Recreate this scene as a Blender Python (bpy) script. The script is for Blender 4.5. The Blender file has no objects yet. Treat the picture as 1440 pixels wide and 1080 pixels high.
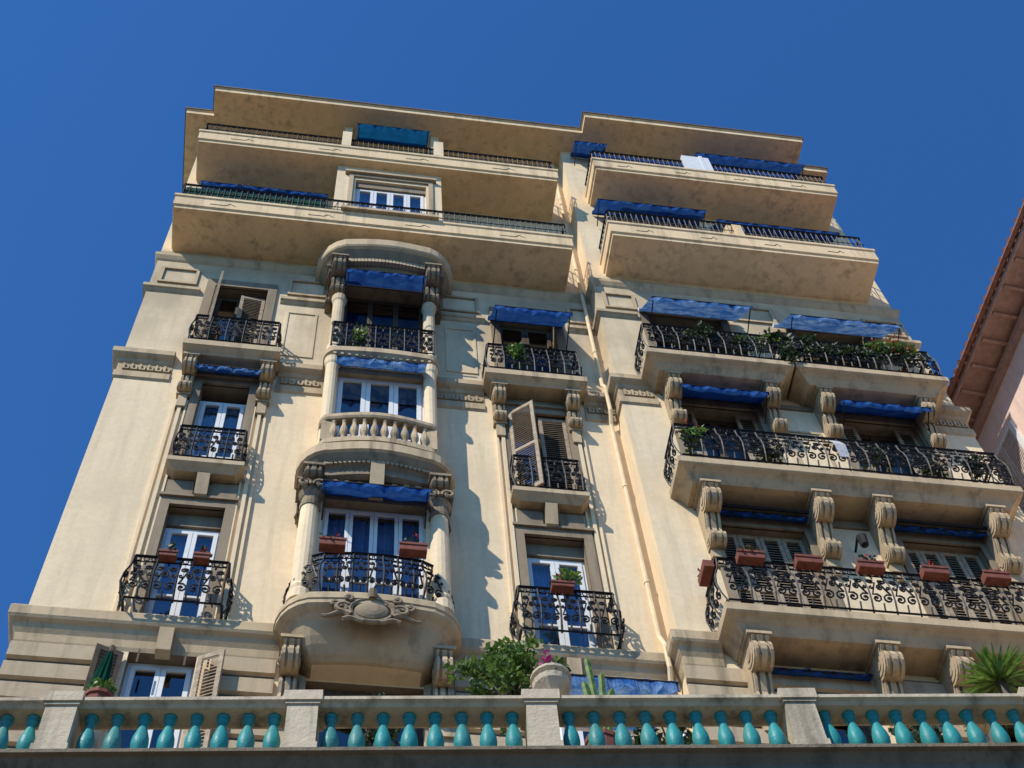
import bpy, math, random
from mathutils import Vector, Matrix
random.seed(7)
pi=math.pi
rnd=random.random
def U(a,b): return a+(b-a)*rnd()
SC=bpy.context.scene
COL=SC.collection

# ------------------------------------------------------------------ materials
def newmat(name):
    m=bpy.data.materials.new(name); m.use_nodes=True
    nt=m.node_tree; nt.nodes.clear()
    out=nt.nodes.new("ShaderNodeOutputMaterial")
    return m,nt,out
def N(nt,t,**k):
    n=nt.nodes.new(t)
    for a,b in k.items(): setattr(n,a,b)
    return n
def ramp(nt,src,stops):
    r=N(nt,"ShaderNodeValToRGB"); nt.links.new(src,r.inputs[0])
    el=r.color_ramp.elements
    while len(el)<len(stops): el.new(.5)
    for e,(p,c) in zip(el,stops):
        e.position=p; e.color=(c,c,c,1) if not isinstance(c,tuple) else (c[0],c[1],c[2],1)
    return r.outputs[0]
def mix(nt,f,a,b,mode='MIX'):
    m=N(nt,"ShaderNodeMix",data_type='RGBA',blend_type=mode)
    for i,x in ((0,f),(6,a),(7,b)):
        if isinstance(x,bpy.types.NodeSocket): nt.links.new(x,m.inputs[i])
        elif isinstance(x,tuple): m.inputs[i].default_value=(x[0],x[1],x[2],1)
        else: m.inputs[i].default_value=x
    return m.outputs[2]
def noise(nt,vec,scale,detail=3,rough=.6):
    n=N(nt,"ShaderNodeTexNoise"); n.inputs['Scale'].default_value=scale; n.inputs['Detail'].default_value=detail
    n.inputs['Roughness'].default_value=rough
    nt.links.new(vec,n.inputs['Vector']); return n.outputs[0]
def mapped(nt,vec,sc):
    m=N(nt,"ShaderNodeMapping"); nt.links.new(vec,m.inputs[0]); m.inputs['Scale'].default_value=sc
    return m.outputs[0]
def stone(name,col,dirt_and_crevice=(.12,.10,.08),streak=.4,ao=.6,bump=.25,aod=.35,rough=.9,zband=False):
    m,nt,out=newmat(name)
    geo=N(nt,"ShaderNodeNewGeometry"); pos=geo.outputs['Position']
    n1=noise(nt,pos,.9,3,.6); n2=noise(nt,pos,9,3,.7); n3=noise(nt,mapped(nt,pos,(5,5,.35)),1.0,3,.65)
    c=mix(nt,ramp(nt,n1,[(.3,0.),(.7,1.)]),tuple(x*.90 for x in col),tuple(min(1,x*1.07) for x in col))
    c=mix(nt,ramp(nt,n2,[(.35,.25),(.6,0.)]),c,tuple(x*.70 for x in col))
    s=mix(nt,1.0,ramp(nt,n3,[(.48,0.),(.74,streak)]),ramp(nt,n1,[(.35,.25),(.62,1.)]),'MULTIPLY')
    c=mix(nt,s,c,dirt_and_crevice)
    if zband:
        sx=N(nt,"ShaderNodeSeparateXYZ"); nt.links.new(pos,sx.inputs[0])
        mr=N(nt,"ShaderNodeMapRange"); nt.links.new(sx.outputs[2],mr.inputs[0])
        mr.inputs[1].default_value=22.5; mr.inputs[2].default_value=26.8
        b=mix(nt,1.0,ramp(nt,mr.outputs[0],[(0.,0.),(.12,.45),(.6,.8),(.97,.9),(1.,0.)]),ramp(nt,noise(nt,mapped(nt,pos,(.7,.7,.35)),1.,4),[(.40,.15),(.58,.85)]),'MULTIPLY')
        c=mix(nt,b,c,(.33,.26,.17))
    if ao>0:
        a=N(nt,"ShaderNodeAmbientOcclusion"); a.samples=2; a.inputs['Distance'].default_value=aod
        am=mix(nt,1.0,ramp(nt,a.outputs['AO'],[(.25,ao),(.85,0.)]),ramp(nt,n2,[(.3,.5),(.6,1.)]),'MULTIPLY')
        c=mix(nt,am,c,dirt_and_crevice)  # enclosed corners and recesses darkened toward the same colour as the dirt streaks
    p=N(nt,"ShaderNodeBsdfPrincipled"); p.inputs['Roughness'].default_value=rough
    p.inputs['Specular IOR Level'].default_value=.2
    nt.links.new(c,p.inputs['Base Color'])
    bp=N(nt,"ShaderNodeBump"); bp.inputs['Strength'].default_value=bump; bp.inputs['Distance'].default_value=.02
    nt.links.new(noise(nt,pos,20,3,.75),bp.inputs['Height']); nt.links.new(bp.outputs[0],p.inputs['Normal'])
    nt.links.new(p.outputs[0],out.inputs[0]); return m
def plain(name,col,rough=.6,metal=0,var=.2,scale=6,spec=.3):
    m,nt,out=newmat(name)
    geo=N(nt,"ShaderNodeNewGeometry"); pos=geo.outputs['Position']
    c=mix(nt,ramp(nt,noise(nt,pos,scale,3),[(.3,0.),(.7,1.)]),tuple(x*(1-var) for x in col),tuple(min(1,x*(1+var)) for x in col))
    p=N(nt,"ShaderNodeBsdfPrincipled"); p.inputs['Roughness'].default_value=rough; p.inputs['Metallic'].default_value=metal
    p.inputs['Specular IOR Level'].default_value=spec
    nt.links.new(c,p.inputs['Base Color']); nt.links.new(p.outputs[0],out.inputs[0]); return m
def cloth(name,col,faded,tr=.35,lo=.4,hi=.75):
    m,nt,out=newmat(name)
    geo=N(nt,"ShaderNodeNewGeometry"); pos=geo.outputs['Position']
    c=mix(nt,ramp(nt,noise(nt,mapped(nt,pos,(2.5,3,3)),1.5,5,.75),[(lo,0.),(hi,1.)]),col,faded)
    d=N(nt,"ShaderNodeBsdfDiffuse"); t=N(nt,"ShaderNodeBsdfTranslucent"); mx=N(nt,"ShaderNodeMixShader"); mx.inputs[0].default_value=tr
    nt.links.new(c,d.inputs[0]); nt.links.new(c,t.inputs[0]); nt.links.new(d.outputs[0],mx.inputs[1]); nt.links.new(t.outputs[0],mx.inputs[2])
    nt.links.new(mx.outputs[0],out.inputs[0]); return m
def leafm(name,a,b):
    m,nt,out=newmat(name)
    geo=N(nt,"ShaderNodeNewGeometry"); pos=geo.outputs['Position']
    c=mix(nt,ramp(nt,noise(nt,pos,14,3),[(.35,0.),(.65,1.)]),a,b)
    d=N(nt,"ShaderNodeBsdfPrincipled"); d.inputs['Roughness'].default_value=.55
    t=N(nt,"ShaderNodeBsdfTranslucent"); mx=N(nt,"ShaderNodeMixShader"); mx.inputs[0].default_value=.3
    nt.links.new(c,d.inputs[0]); nt.links.new(c,t.inputs[0]); nt.links.new(d.outputs[0],mx.inputs[1]); nt.links.new(t.outputs[0],mx.inputs[2])
    nt.links.new(mx.outputs[0],out.inputs[0]); return m
def glassm():
    m,nt,out=newmat("window_glass")
    t=N(nt,"ShaderNodeBsdfTransparent"); t.inputs[0].default_value=(.75,.82,.85,1)
    g=N(nt,"ShaderNodeBsdfGlossy"); g.inputs['Roughness'].default_value=.03
    f=N(nt,"ShaderNodeFresnel"); f.inputs[0].default_value=1.6
    mx=N(nt,"ShaderNodeMixShader"); nt.links.new(ramp(nt,f.outputs[0],[(0.,.1),(.6,.9)]),mx.inputs[0])
    nt.links.new(t.outputs[0],mx.inputs[1]); nt.links.new(g.outputs[0],mx.inputs[2]); nt.links.new(mx.outputs[0],out.inputs[0]); return m
MT={}
MT['stucco']=stone("cream_stucco",(.85,.675,.435),dirt_and_crevice=(.25,.19,.125),streak=.32,ao=0,zband=True)
MT['trim']=stone("weathered_trim_stone",(.57,.435,.27),dirt_and_crevice=(.09,.07,.05),streak=.72,ao=.8)
MT['grey']=stone("stained_grey_stone",(.32,.25,.165),dirt_and_crevice=(.065,.05,.04),streak=.75,ao=.8)
MT['slab']=stone("balcony_slab_render",(.83,.62,.37),dirt_and_crevice=(.25,.18,.12),streak=.68,ao=0)
MT['rust']=stone("rusticated_stone",(.50,.39,.255),dirt_and_crevice=(.10,.08,.055),streak=.6,ao=0)
MT['groove']=stone("rustication_joint",(.13,.10,.065),ao=0)
MT['bal']=stone("balustrade_stone",(.55,.46,.33),dirt_and_crevice=(.07,.06,.045),streak=.85,ao=0,bump=.5)
MT['base']=stone("mossy_wall_stone",(.20,.165,.115),dirt_and_crevice=(.03,.03,.022),streak=.95,ao=0,bump=.7)
MT['teal']=stone("turquoise_glazed_ceramic",(.03,.27,.27),dirt_and_crevice=(.16,.15,.09),streak=.75,ao=0,bump=.3,rough=.45)
MT['iron']=plain("wrought_iron",(.014,.014,.016),.55,.3,.4,20)
MT['white']=plain("white_window_paint",(.76,.76,.74),.5,0,.05)
MT['wood']=plain("weathered_shutter_wood",(.36,.28,.19),.8,0,.3,14)
MT['woodd']=plain("dark_window_wood",(.09,.065,.042),.7,0,.3,10)
MT['glass']=glassm()
MT['dark']=plain("dark_interior",(.025,.023,.02),.9)
MT['curtb']=cloth("blue_curtain",(.26,.38,.70),(.45,.55,.80),.2)
MT['curtw']=cloth("white_curtain",(.36,.42,.52),(.6,.62,.66),.2)
MT['blue']=cloth("royal_blue_canvas",(.012,.058,.24),(.05,.14,.38),.25)
MT['lblue']=cloth("faded_blue_canvas",(.03,.12,.36),(.24,.38,.58),.3,.42,.66)
MT['tealc']=cloth("teal_canvas",(.006,.080,.20),(.012,.12,.27))
MT['mesh']=cloth("green_privacy_mesh",(.03,.10,.08),(.06,.15,.12),.4)
MT['lead']=plain("roof_edge_metal",(.14,.11,.09),.6,.2,.3)
MT['terra']=plain("terracotta",(.20,.065,.045),.8,0,.3,12)
MT['leaf']=leafm("leaves_green",(.05,.12,.015),(.17,.28,.05))
MT['leafd']=leafm("leaves_dark",(.012,.03,.010),(.04,.075,.02))
MT['red']=plain("red_petals",(.42,.015,.015),.6)
MT['pink']=plain("pink_petals",(.62,.07,.28),.6)
MT['pinkw']=stone("pink_render",(.84,.62,.52),dirt_and_crevice=(.35,.24,.19),streak=.3,ao=0)
MT['tile']=plain("clay_roof_tile",(.27,.12,.08),.85,0,.35,9)
MT['eavew']=plain("painted_eave_wood",(.46,.29,.23),.8,0,.2,7)
MT['nshut']=plain("pale_shutter_paint",(.55,.47,.40),.7,0,.15,7)
MT['pipe']=plain("painted_drainpipe",(.78,.61,.38),.7,0,.12,3)
MT['ground']=stone("street_asphalt",(.08,.078,.074),dirt_and_crevice=(.04,.04,.04),ao=0)
MT['terr']=stone("terrace_paving",(.38,.305,.215),dirt_and_crevice=(.2,.16,.12),ao=0)
MT['gcloth']=cloth("green_umbrella_canvas",(.008,.05,.035),(.015,.08,.05),.2)
MT['towel']=cloth("white_towel",(.5,.53,.58),(.65,.65,.65),.2)

# ------------------------------------------------------------------ geometry
class G:
    def __init__(s): s.v=[]; s.f=[]
    def add(s,vs,fs):
        n=len(s.v); s.v.extend(tuple(v) for v in vs); s.f.extend(tuple(i+n for i in f) for f in fs)
class Obj:
    def __init__(s,name,loc=(0,0,0),rotz=0):
        s.name=name; s.parts={}; s.loc=loc; s.rotz=rotz
    def g(s,part,mat):
        k=(part,mat)
        if k not in s.parts: s.parts[k]=G()
        return s.parts[k]
    def build(s):
        e=bpy.data.objects.new(s.name,None); e.location=s.loc; e.rotation_euler=(0,0,s.rotz); COL.objects.link(e)
        for (part,mat),g in s.parts.items():
            me=bpy.data.meshes.new(part); me.from_pydata(g.v,[],g.f); me.materials.append(MT[mat])
            if mat in('curtb','curtw','teal'):
                for p in me.polygons: p.use_smooth=True
            o=bpy.data.objects.new(part,me); o.parent=e; COL.objects.link(o)
        return e
def box(g,x0,x1,y0,y1,z0,z1):
    g.add([(x0,y0,z0),(x1,y0,z0),(x1,y1,z0),(x0,y1,z0),(x0,y0,z1),(x1,y0,z1),(x1,y1,z1),(x0,y1,z1)],
          [(0,1,5,4),(1,2,6,5),(2,3,7,6),(3,0,4,7),(4,5,6,7),(3,2,1,0)])
def prismx(g,poly,x0,x1):
    n=len(poly)
    g.add([(x0,y,z) for y,z in poly]+[(x1,y,z) for y,z in poly],
          [(i,(i+1)%n,n+(i+1)%n,n+i) for i in range(n)]+[tuple(range(n))[::-1],tuple(range(n,2*n))])
def tube(g,pts,r,n=4,closed=False):
    pts=[Vector(p) for p in pts]; m=len(pts); vs=[]; up=None
    for i in range(m):
        a=pts[i-1] if (i>0 or closed) else pts[i]; b=pts[(i+1)%m] if (i<m-1 or closed) else pts[i]
        t=(b-a)
        if t.length<1e-9: t=Vector((0,0,1))
        t.normalize()
        if up is None: up=t.orthogonal().normalized()
        up=(up-t*up.dot(t))
        if up.length<1e-6: up=t.orthogonal()
        up.normalize(); s=t.cross(up)
        rr=r[i] if isinstance(r,list) else r
        for k in range(n):
            an=2*pi*(k+.5)/n; vs.append(pts[i]+(up*math.cos(an)+s*math.sin(an))*rr)
    fs=[]
    for i in range(m if closed else m-1):
        j=(i+1)%m
        for k in range(n): fs.append((i*n+k,i*n+(k+1)%n,j*n+(k+1)%n,j*n+k))
    if not closed: fs+= [tuple(range(n))[::-1],tuple(range((m-1)*n,m*n))]
    g.add(vs,fs)
def lathe(g,cx,cy,prof,n=12,ax='z'):
    vs=[];m=len(prof)
    for r,z in prof:
        for k in range(n):
            a=2*pi*k/n
            if ax=='z': vs.append((cx+r*math.cos(a),cy+r*math.sin(a),z))
            else: vs.append((z,cx+r*math.cos(a),cy+r*math.sin(a)))
    fs=[(i*n+k,i*n+(k+1)%n,(i+1)*n+(k+1)%n,(i+1)*n+k) for i in range(m-1) for k in range(n)]
    fs+=[tuple(range(n))[::-1],tuple(range((m-1)*n,m*n))]
    g.add(vs,fs)
def offs(path,o):
    res=[];m=len(path)
    for i in range(m):
        ns=[]
        if i>0: d=Vector(path[i])-Vector(path[i-1]); d.normalize(); ns.append(Vector((d.y,-d.x)))
        if i<m-1: d=Vector(path[i+1])-Vector(path[i]); d.normalize(); ns.append(Vector((d.y,-d.x)))
        if len(ns)==2: n=(ns[0]+ns[1])/(1+ns[0].dot(ns[1]))
        else: n=ns[0]
        res.append(Vector(path[i])+n*o)
    return res
def sweep(g,path,prof,cap=True):
    m=len(path);k=len(prof);vs=[]
    rows=[offs(path,o) for o,z in prof]
    for j,(o,z) in enumerate(prof):
        for i in range(m): vs.append((rows[j][i].x,rows[j][i].y,z))
    fs=[(j*m+i,j*m+i+1,(j+1)*m+i+1,(j+1)*m+i) for j in range(k-1) for i in range(m-1)]
    if cap: fs+=[tuple(j*m for j in range(k)),tuple(j*m+m-1 for j in range(k))[::-1]]
    g.add(vs,fs)
def flat(g,path,z,o=0):
    p=offs(path,o); g.add([(q.x,q.y,z) for q in p],[tuple(range(len(p)))])
def wall(g,x0,x1,z0,z1,y,ops,depth=.28,gr=None):
    gr=gr or g
    xs=sorted({x0,x1}|{o[0] for o in ops}|{o[1] for o in ops}); zs=sorted({z0,z1}|{o[2] for o in ops}|{o[3] for o in ops})
    for a,b in zip(xs,xs[1:]):
        for c,d in zip(zs,zs[1:]):
            mx,mz=(a+b)/2,(c+d)/2
            if any(o[0]<mx<o[1] and o[2]<mz<o[3] for o in ops): continue
            g.add([(a,y,c),(b,y,c),(b,y,d),(a,y,d)],[(0,1,2,3)])
    for a,b,c,d in ops:
        Y=y+depth
        gr.add([(a,y,c),(b,y,c),(b,y,d),(a,y,d),(a,Y,c),(b,Y,c),(b,Y,d),(a,Y,d)],[(0,4,5,1),(1,5,6,2),(2,6,7,3),(3,7,4,0)])

# ------------------------------------------------------------------ components
def spiral(cx,cy,R,a0,dr,turns=1.3,n=11,r0=.15):
    return [(cx+(R*(r0+(1-r0)*i/(n-1)))*math.cos(a0+dr*2*pi*turns*i/(n-1)),cy+(R*(r0+(1-r0)*i/(n-1)))*math.sin(a0+dr*2*pi*turns*i/(n-1))) for i in range(n)]
def rail(g,path,z0,z1,bulge=0.,pitch=.30,style='scroll',r=.0135):
    P2=[Vector(p) for p in path]; seg=[(b-a).length for a,b in zip(P2,P2[1:])]; L=sum(seg); H=z1-z0
    def P(u,v):
        u=max(0,min(L,u)); i=0
        while i<len(seg)-1 and u>seg[i]: u-=seg[i]; i+=1
        d=(P2[i+1]-P2[i]).normalized(); p=P2[i]+d*u; nn=Vector((d.y,-d.x))
        t=v/H; b=0
        if bulge: b=bulge*math.sin(pi*min(1,max(0,t)/.85)) if t<.85 else 0
        p=p+nn*b
        return (p.x,p.y,z0+v)
    def poly(pts,rr=r,n=4): tube(g,[P(a,b) for a,b in pts],rr,n)
    marks=[0]; s=0
    for q in seg: s+=q; marks.append(s)
    def hbar(v,rr):
        for a,b in zip(marks,marks[1:]): tube(g,[P(a+1e-4,v),P(b-1e-4,v)],rr,4)
    hbar(H,.026); hbar(.03,.018)
    if style=='bars':
        n=max(2,round(L/.11)); w=L/n
        for i in range(n+1): poly([(i*w,0),(i*w,H)],.010)
        hbar(H*.55,.010)
        for i in range(0,n-1,2):
            poly([(i*w,H*.05),((i+1)*w,H*.97)],.008)
        return
    hbar(H*.88,.012)
    off=0
    for q in seg:
        n=max(1,round(q/pitch)); w=q/n
        for i in range(n):
            u0=off+i*w
            poly([(u0,H*t) for t in (0,.2,.4,.6,.8,1)],.014)
            c=u0+w/2
            for s in(-1,1):
                A=spiral(c+s*w*.25,H*.24,w*.24,(pi if s>0 else 0),-s,1.35)
                B=spiral(c+s*w*.22,H*.66,w*.22,(0 if s>0 else pi),-s,1.35)
                poly(A+B[::-1])
                C=spiral(c+s*w*.33,H*.45,w*.12,pi/2,s,1.,7); poly(C,r*.9)
            a=[(c+w*.10*math.cos(t*pi/4),H*.47+w*.16*math.sin(t*pi/4)) for t in range(9)]; poly(a)
            for k in (0,1,2):
                cc=u0+w*(k+.5)/3
                poly([(cc+w*.13*math.cos(t*pi/3),H*.94+H*.045*math.sin(t*pi/3)) for t in range(7)],.008)
            poly([(c,H*.03),(c,H*.16)],.013); poly([(c,H*.78),(c,H*.88)],.013)
            for (cu,cv) in ((c,H*.47),(c-w*.25,H*.24),(c+w*.25,H*.24),(c-w*.22,H*.66),(c+w*.22,H*.66)):
                p=Vector(P(cu,cv)); e=.028
                g.add([p+Vector((-e,0,0)),p+Vector((0,0,-e)),p+Vector((e,0,0)),p+Vector((0,0,e)),p+Vector((0,-.03,0))],[(0,1,4),(1,2,4),(2,3,4),(3,0,4)])
        off+=q
    poly([(L,H*t) for t in (0,.2,.4,.6,.8,1)],.014)
def console(g,xc,w,yw,zt,d,h):
    R=.17*h; r2=.10*h
    pts=[(0,0),(d,0),(d,-.07*h)]
    c1=(d-R*.9,-.09*h-R)
    for i in range(8):
        a=math.radians(50-165*i/7); pts.append((c1[0]+R*math.cos(a),c1[1]+R*math.sin(a)))
    pts+=[(d*.42,-.52*h),(d*.30,-.66*h)]
    c2=(r2*1.0+.02,-h+r2*1.1)
    for i in range(7):
        a=math.radians(75-170*i/6); pts.append((c2[0]+r2*1.1*math.cos(a),c2[1]+r2*1.1*math.sin(a)))
    pts+=[(0,-h)]
    prismx(g,[(yw-a,zt+b) for a,b in pts],xc-w/2,xc+w/2)
    rib=[(yw-a-(.028 if a>0.01 else 0),zt+b-.004) for a,b in pts[2:-1]]
    rib=[(yw-.01,zt-.05)]+rib+[(yw-.01,zt-h+.02)]
    prismx(g,rib,xc-w*.14,xc+w*.14)
    for s in(-1,1): prismx(g,rib,xc+s*w*.36-w*.07,xc+s*w*.36+w*.07)
    for c,rr in((c1,R*.72),(c2,r2*.8)):
        for q in (1,.45):
            lathe(g,yw-c[0],zt+c[1],[(rr*q,xc-w/2-.02*(1.5-q)),(rr*q,xc+w/2+.02*(1.5-q))],12,'x')
    box(g,xc-w/2-.035,xc+w/2+.035,yw-d-.03,yw-.002,zt-.055,zt-.003)
def awning(B,x0,x1,yw,z,p,drop,mat='blue',val=.16,name='awning',arms=True):
    g=B.g(name+"_canvas",mat); n=max(8,int((x1-x0)*16)); m=5; vs=[];fs=[]
    ph=U(0,6)
    for j in range(m+1):
        t=j/m
        for i in range(n+1):
            s=i/n; sag=.03*math.sin(pi*t)*(1+.4*math.sin(s*19+ph))
            vs.append((x0+(x1-x0)*s,yw-p*t,z-drop*t-sag+.012*math.sin(s*31+ph)*t))
    for j in range(m):
        for i in range(n): fs.append((j*(n+1)+i,j*(n+1)+i+1,(j+1)*(n+1)+i+1,(j+1)*(n+1)+i))
    g.add(vs,fs)
    vs=[];fs=[]
    k=max(3,round((x1-x0)/.2))
    n2=k*6
    for i in range(n2+1):
        s=i/n2; sc=abs(math.sin(pi*k*s)); x=x0+(x1-x0)*s
        zz=z-drop+.012*math.sin(s*31+ph)
        wv=.03*math.sin(s*23+ph)+.02*math.sin(s*57)
        vs.append((x,yw-p-.004,zz)); vs.append((x,yw-p-.01+wv,zz-val*(.62+.38*sc)))
    for i in range(n2): fs.append((2*i,2*i+2,2*i+3,2*i+1))
    g.add(vs,fs)
    a=B.g(name+"_frame",'iron')
    tube(a,[(x0,yw-p,z-drop-.015),(x1,yw-p,z-drop-.015)],.016,5)
    if arms:
        for x in (x0+.04,x1-.04): tube(a,[(x,yw-.02,z-drop-.35),(x,yw-p,z-drop-.02)],.011,4)
    tube(B.g(name+"_roller",'white' if mat=='lblue' else mat),[(x0,yw-.05,z),(x1,yw-.05,z)],.045,7)
def window(B,x0,x1,z0,z1,y,leaves=2,mat='white',curt='curtw',name='window',fr=.06,bars=1,cz=0):
    g=B.g(name+"_frame",mat)
    box(g,x0,x0+fr*.7,y-.03,y+.05,z0,z1); box(g,x1-fr*.7,x1,y-.03,y+.05,z0,z1)
    box(g,x0+fr*.7,x1-fr*.7,y-.032,y+.05,z1-fr,z1); box(g,x0+fr*.7,x1-fr*.7,y-.032,y+.05,z0,z0+fr)
    ix0,ix1=x0+fr*.7,x1-fr*.7; w=(ix1-ix0)/leaves
    for i in range(leaves):
        a=ix0+i*w+.003; b=a+w-.006; zz0,zz1=z0+fr+.003,z1-fr-.003
        box(g,a,a+fr,y-.05,y,zz0,zz1); box(g,b-fr,b,y-.05,y,zz0,zz1)
        box(g,a+fr,b-fr,y-.048,y,zz1-fr,zz1); box(g,a+fr,b-fr,y-.048,y,zz0,zz0+fr*2.2)
        for k in range(bars):
            zb=zz0+(zz1-zz0)*(.30 if bars==1 else (k+1)/(bars+1)); box(g,a+fr,b-fr,y-.046,y-.005,zb-.018,zb+.018)
    B.g(name+"_glass",'glass').add([(x0,y-.02,z0),(x1,y-.02,z0),(x1,y-.02,z1),(x0,y-.02,z1)],[(0,1,2,3)])
    if curt:
        g=B.g(name+"_curtain",curt)
        for (a,b) in ((x0+.03,(x0+x1)/2-.04),((x0+x1)/2+.04,x1-.03)):
            n=28; vs=[]; ph=U(0,6)
            for i in range(n+1):
                x=a+(b-a)*i/n
                for zz,gth in((z1-.05,1),(z0+.3+cz,.96)):
                    vs.append((x,y+.12+.03*math.sin(i*1.5+ph)+.012*math.sin(i*3.7),zz))
            g.add(vs,[(2*i,2*i+2,2*i+3,2*i+1) for i in range(n)])
    box(B.g("window_interior",'dark'),x0-.1,x1+.1,y+.45,y+.5,z0-.1,z1+.1)
    B.g("window_interior",'dark').add([(x0-.1,y+.05,z1+.05),(x1+.1,y+.05,z1+.05),(x1+.1,y+.5,z1+.05),(x0-.1,y+.5,z1+.05)],[(0,1,2,3)])
def shutter(B,px,py,ang,w,z0,z1,name='shutter',mat='wood'):
    g=B.g(name,mat); t=.035; l=G()
    box(l,0,.06,-t,0,z0,z1); box(l,w-.06,w,-t,0,z0,z1)
    for a,b in((z0,z0+.1),(z1-.08,z1),((z0+z1)/2-.04,(z0+z1)/2+.04)): box(l,.06,w-.06,-t+.002,-.002,a,b)
    z=z0+.12
    while z<z1-.1:
        if abs(z-(z0+z1)/2)>.06:
            l.add([(.06,-t+.003,z),(w-.06,-t+.003,z),(w-.06,-.004,z+.045),(.06,-.004,z+.045),(.06,-t+.003,z+.008),(w-.06,-t+.003,z+.008),(w-.06,-.004,z+.053),(.06,-.004,z+.053)],[(0,1,2,3),(4,5,6,7),(0,1,5,4),(3,2,6,7)])
        z+=.062
    c,s=math.cos(ang),math.sin(ang)
    g.add([(px+x*c-y*s,py+x*s+y*c,z) for x,y,z in l.v],l.f)
def leaves(g,c,rad,n,size,clumps=0):
    cs=[Vector(c)+Vector((U(-1,1)*rad[0]*.7,U(-1,1)*rad[1]*.7,U(-1,1)*rad[2]*.7)) for _ in range(clumps)] if clumps else [Vector(c)]
    for _ in range(n):
        b=random.choice(cs); k=(.45 if clumps else 1)
        while True:
            q=Vector((U(-1,1),U(-1,1),U(-1,1)))
            if q.length<1: break
        p=b+Vector((q.x*rad[0]*k,q.y*rad[1]*k,q.z*rad[2]*k))
        d=Vector((U(-1,1),U(-1,1),U(-.7,.9))).normalized(); s=d.orthogonal().normalized(); s=(Matrix.Rotation(U(0,6.28),3,d)@s)
        L=size*U(.6,1.3); w=L*.35
        g.add([p,p+d*L*.5+s*w,p+d*L,p+d*L*.5-s*w],[(0,1,2,3)])
def flowerbox(x,y,z,w=.5,rot=0,fl='red',plant=True,nm='flower_box',h=.13,n=90):
    B=Obj(nm,(x,y,z),rot); g=B.g('trough','terra')
    for a,b,c,d in((-w/2,w/2,-.07,-.055),(-w/2,w/2,.055,.07),(-w/2,-w/2+.015,-.055,.055),(w/2-.015,w/2,-.055,.055)): box(g,a,b,c,d,0,h)
    box(g,-w/2,w/2,-.068,.068,-.01,.0); box(g,-w/2-.012,w/2+.012,-.084,-.071,h-.035,h+.008)
    box(B.g('soil','base'),-w/2+.02,w/2-.02,-.05,.05,.02,h-.02)
    if plant:
        leaves(B.g('foliage','leafd'),(0,0,h+.07),(w*.45,.1,.10),n,.06,5)
        leaves(B.g('flowers',fl),(0,-.03,h+.10),(w*.4,.1,.08),14,.04,4)
    B.build()

# ================================================================== MAIN BUILDING
A=Obj("apartment_building")
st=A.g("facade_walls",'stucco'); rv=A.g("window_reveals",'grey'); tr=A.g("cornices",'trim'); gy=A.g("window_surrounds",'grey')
XL,XM,XR=-3.58,4.65,10.75; YR=-.4; ZB=8.6; ZT=33.9
xc=.66
c1=[(-2.3,-1.35,ZB+.1,11.2),(-2.22,-1.40,12.2,14.80),(-2.20,-1.42,15.5,18.05),(-2.18,-1.42,18.95,21.65),(-2.40,-1.45,22.5,25.35)]
c2=[(2.86,3.70,12.2,14.8),(2.84,3.72,15.5,18.05),(2.82,3.76,18.95,21.65),(2.81,3.85,22.5,25.35)]
bayop=[(xc-.72,xc+.72,15.45,17.9),(xc-.72,xc+.72,11.9,14.50),(xc-.72,xc+.72,19.1,21.8),(xc-.72,xc+.72,22.4,25.2)]
up=[(-3.0,-.75,27.4,29.7),(1.95,3.9,27.4,29.7),(-3.0,-.75,31.0,33.3),(1.95,3.9,31.0,33.3),(-.1,1.4,31.0,33.3)]
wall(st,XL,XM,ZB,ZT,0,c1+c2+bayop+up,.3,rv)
R1=[(5.62,6.95,15.45,18.15),(8.42,9.66,15.45,18.15)]
R2=[(5.55,6.95,19.0,21.75),(8.35,9.72,19.0,21.75)]
R3=[(5.55,6.95,22.5,25.2),(8.35,9.72,22.5,25.2)]
R0=[(5.75,6.9,11.9,14.5),(8.45,9.6,11.9,14.5)]
R4=[(5.3,7.3,27.45,29.8),(7.9,10.2,27.45,29.8)]
R5=[(5.3,7.3,31.1,33.3),(7.9,10.2,31.1,33.3)]
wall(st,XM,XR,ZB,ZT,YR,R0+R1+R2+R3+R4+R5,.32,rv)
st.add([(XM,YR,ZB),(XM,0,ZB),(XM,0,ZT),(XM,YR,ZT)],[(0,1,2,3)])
sd=A.g("side_and_rear_walls",'stucco')
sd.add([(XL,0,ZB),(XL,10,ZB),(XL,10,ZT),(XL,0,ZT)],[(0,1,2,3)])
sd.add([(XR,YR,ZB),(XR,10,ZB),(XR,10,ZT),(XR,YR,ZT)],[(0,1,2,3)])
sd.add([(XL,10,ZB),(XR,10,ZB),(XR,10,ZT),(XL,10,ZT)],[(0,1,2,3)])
rf=A.g("roof_slab",'slab'); rl=A.g("roof_edge",'lead')
rpath=[(-4.08,10.3),(-4.08,-.3),(-3.45,-.3),(-3.45,-.9),(5.1,-.9),(5.1,-1.3),(10.38,-1.3),(10.38,-.62),(11.15,-.62),(11.15,10.3)]
def poly(g,path,z): g.add([(x,y,z) for x,y in path],[tuple(range(len(path)))])
poly(rf,rpath,33.9); sweep(rf,rpath,[(0,33.9),(0,34.08),(.03,34.1)],False)
poly(rl,[(p.x,p.y) for p in offs(rpath,.05)],34.16); sweep(rl,rpath,[(.03,34.1),(.05,34.1),(.05,34.16)],False)
sweep(rf,rpath,[(-.12,33.9),(-.12,33.885),(-.08,33.885),(-.08,33.9)],False)
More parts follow.
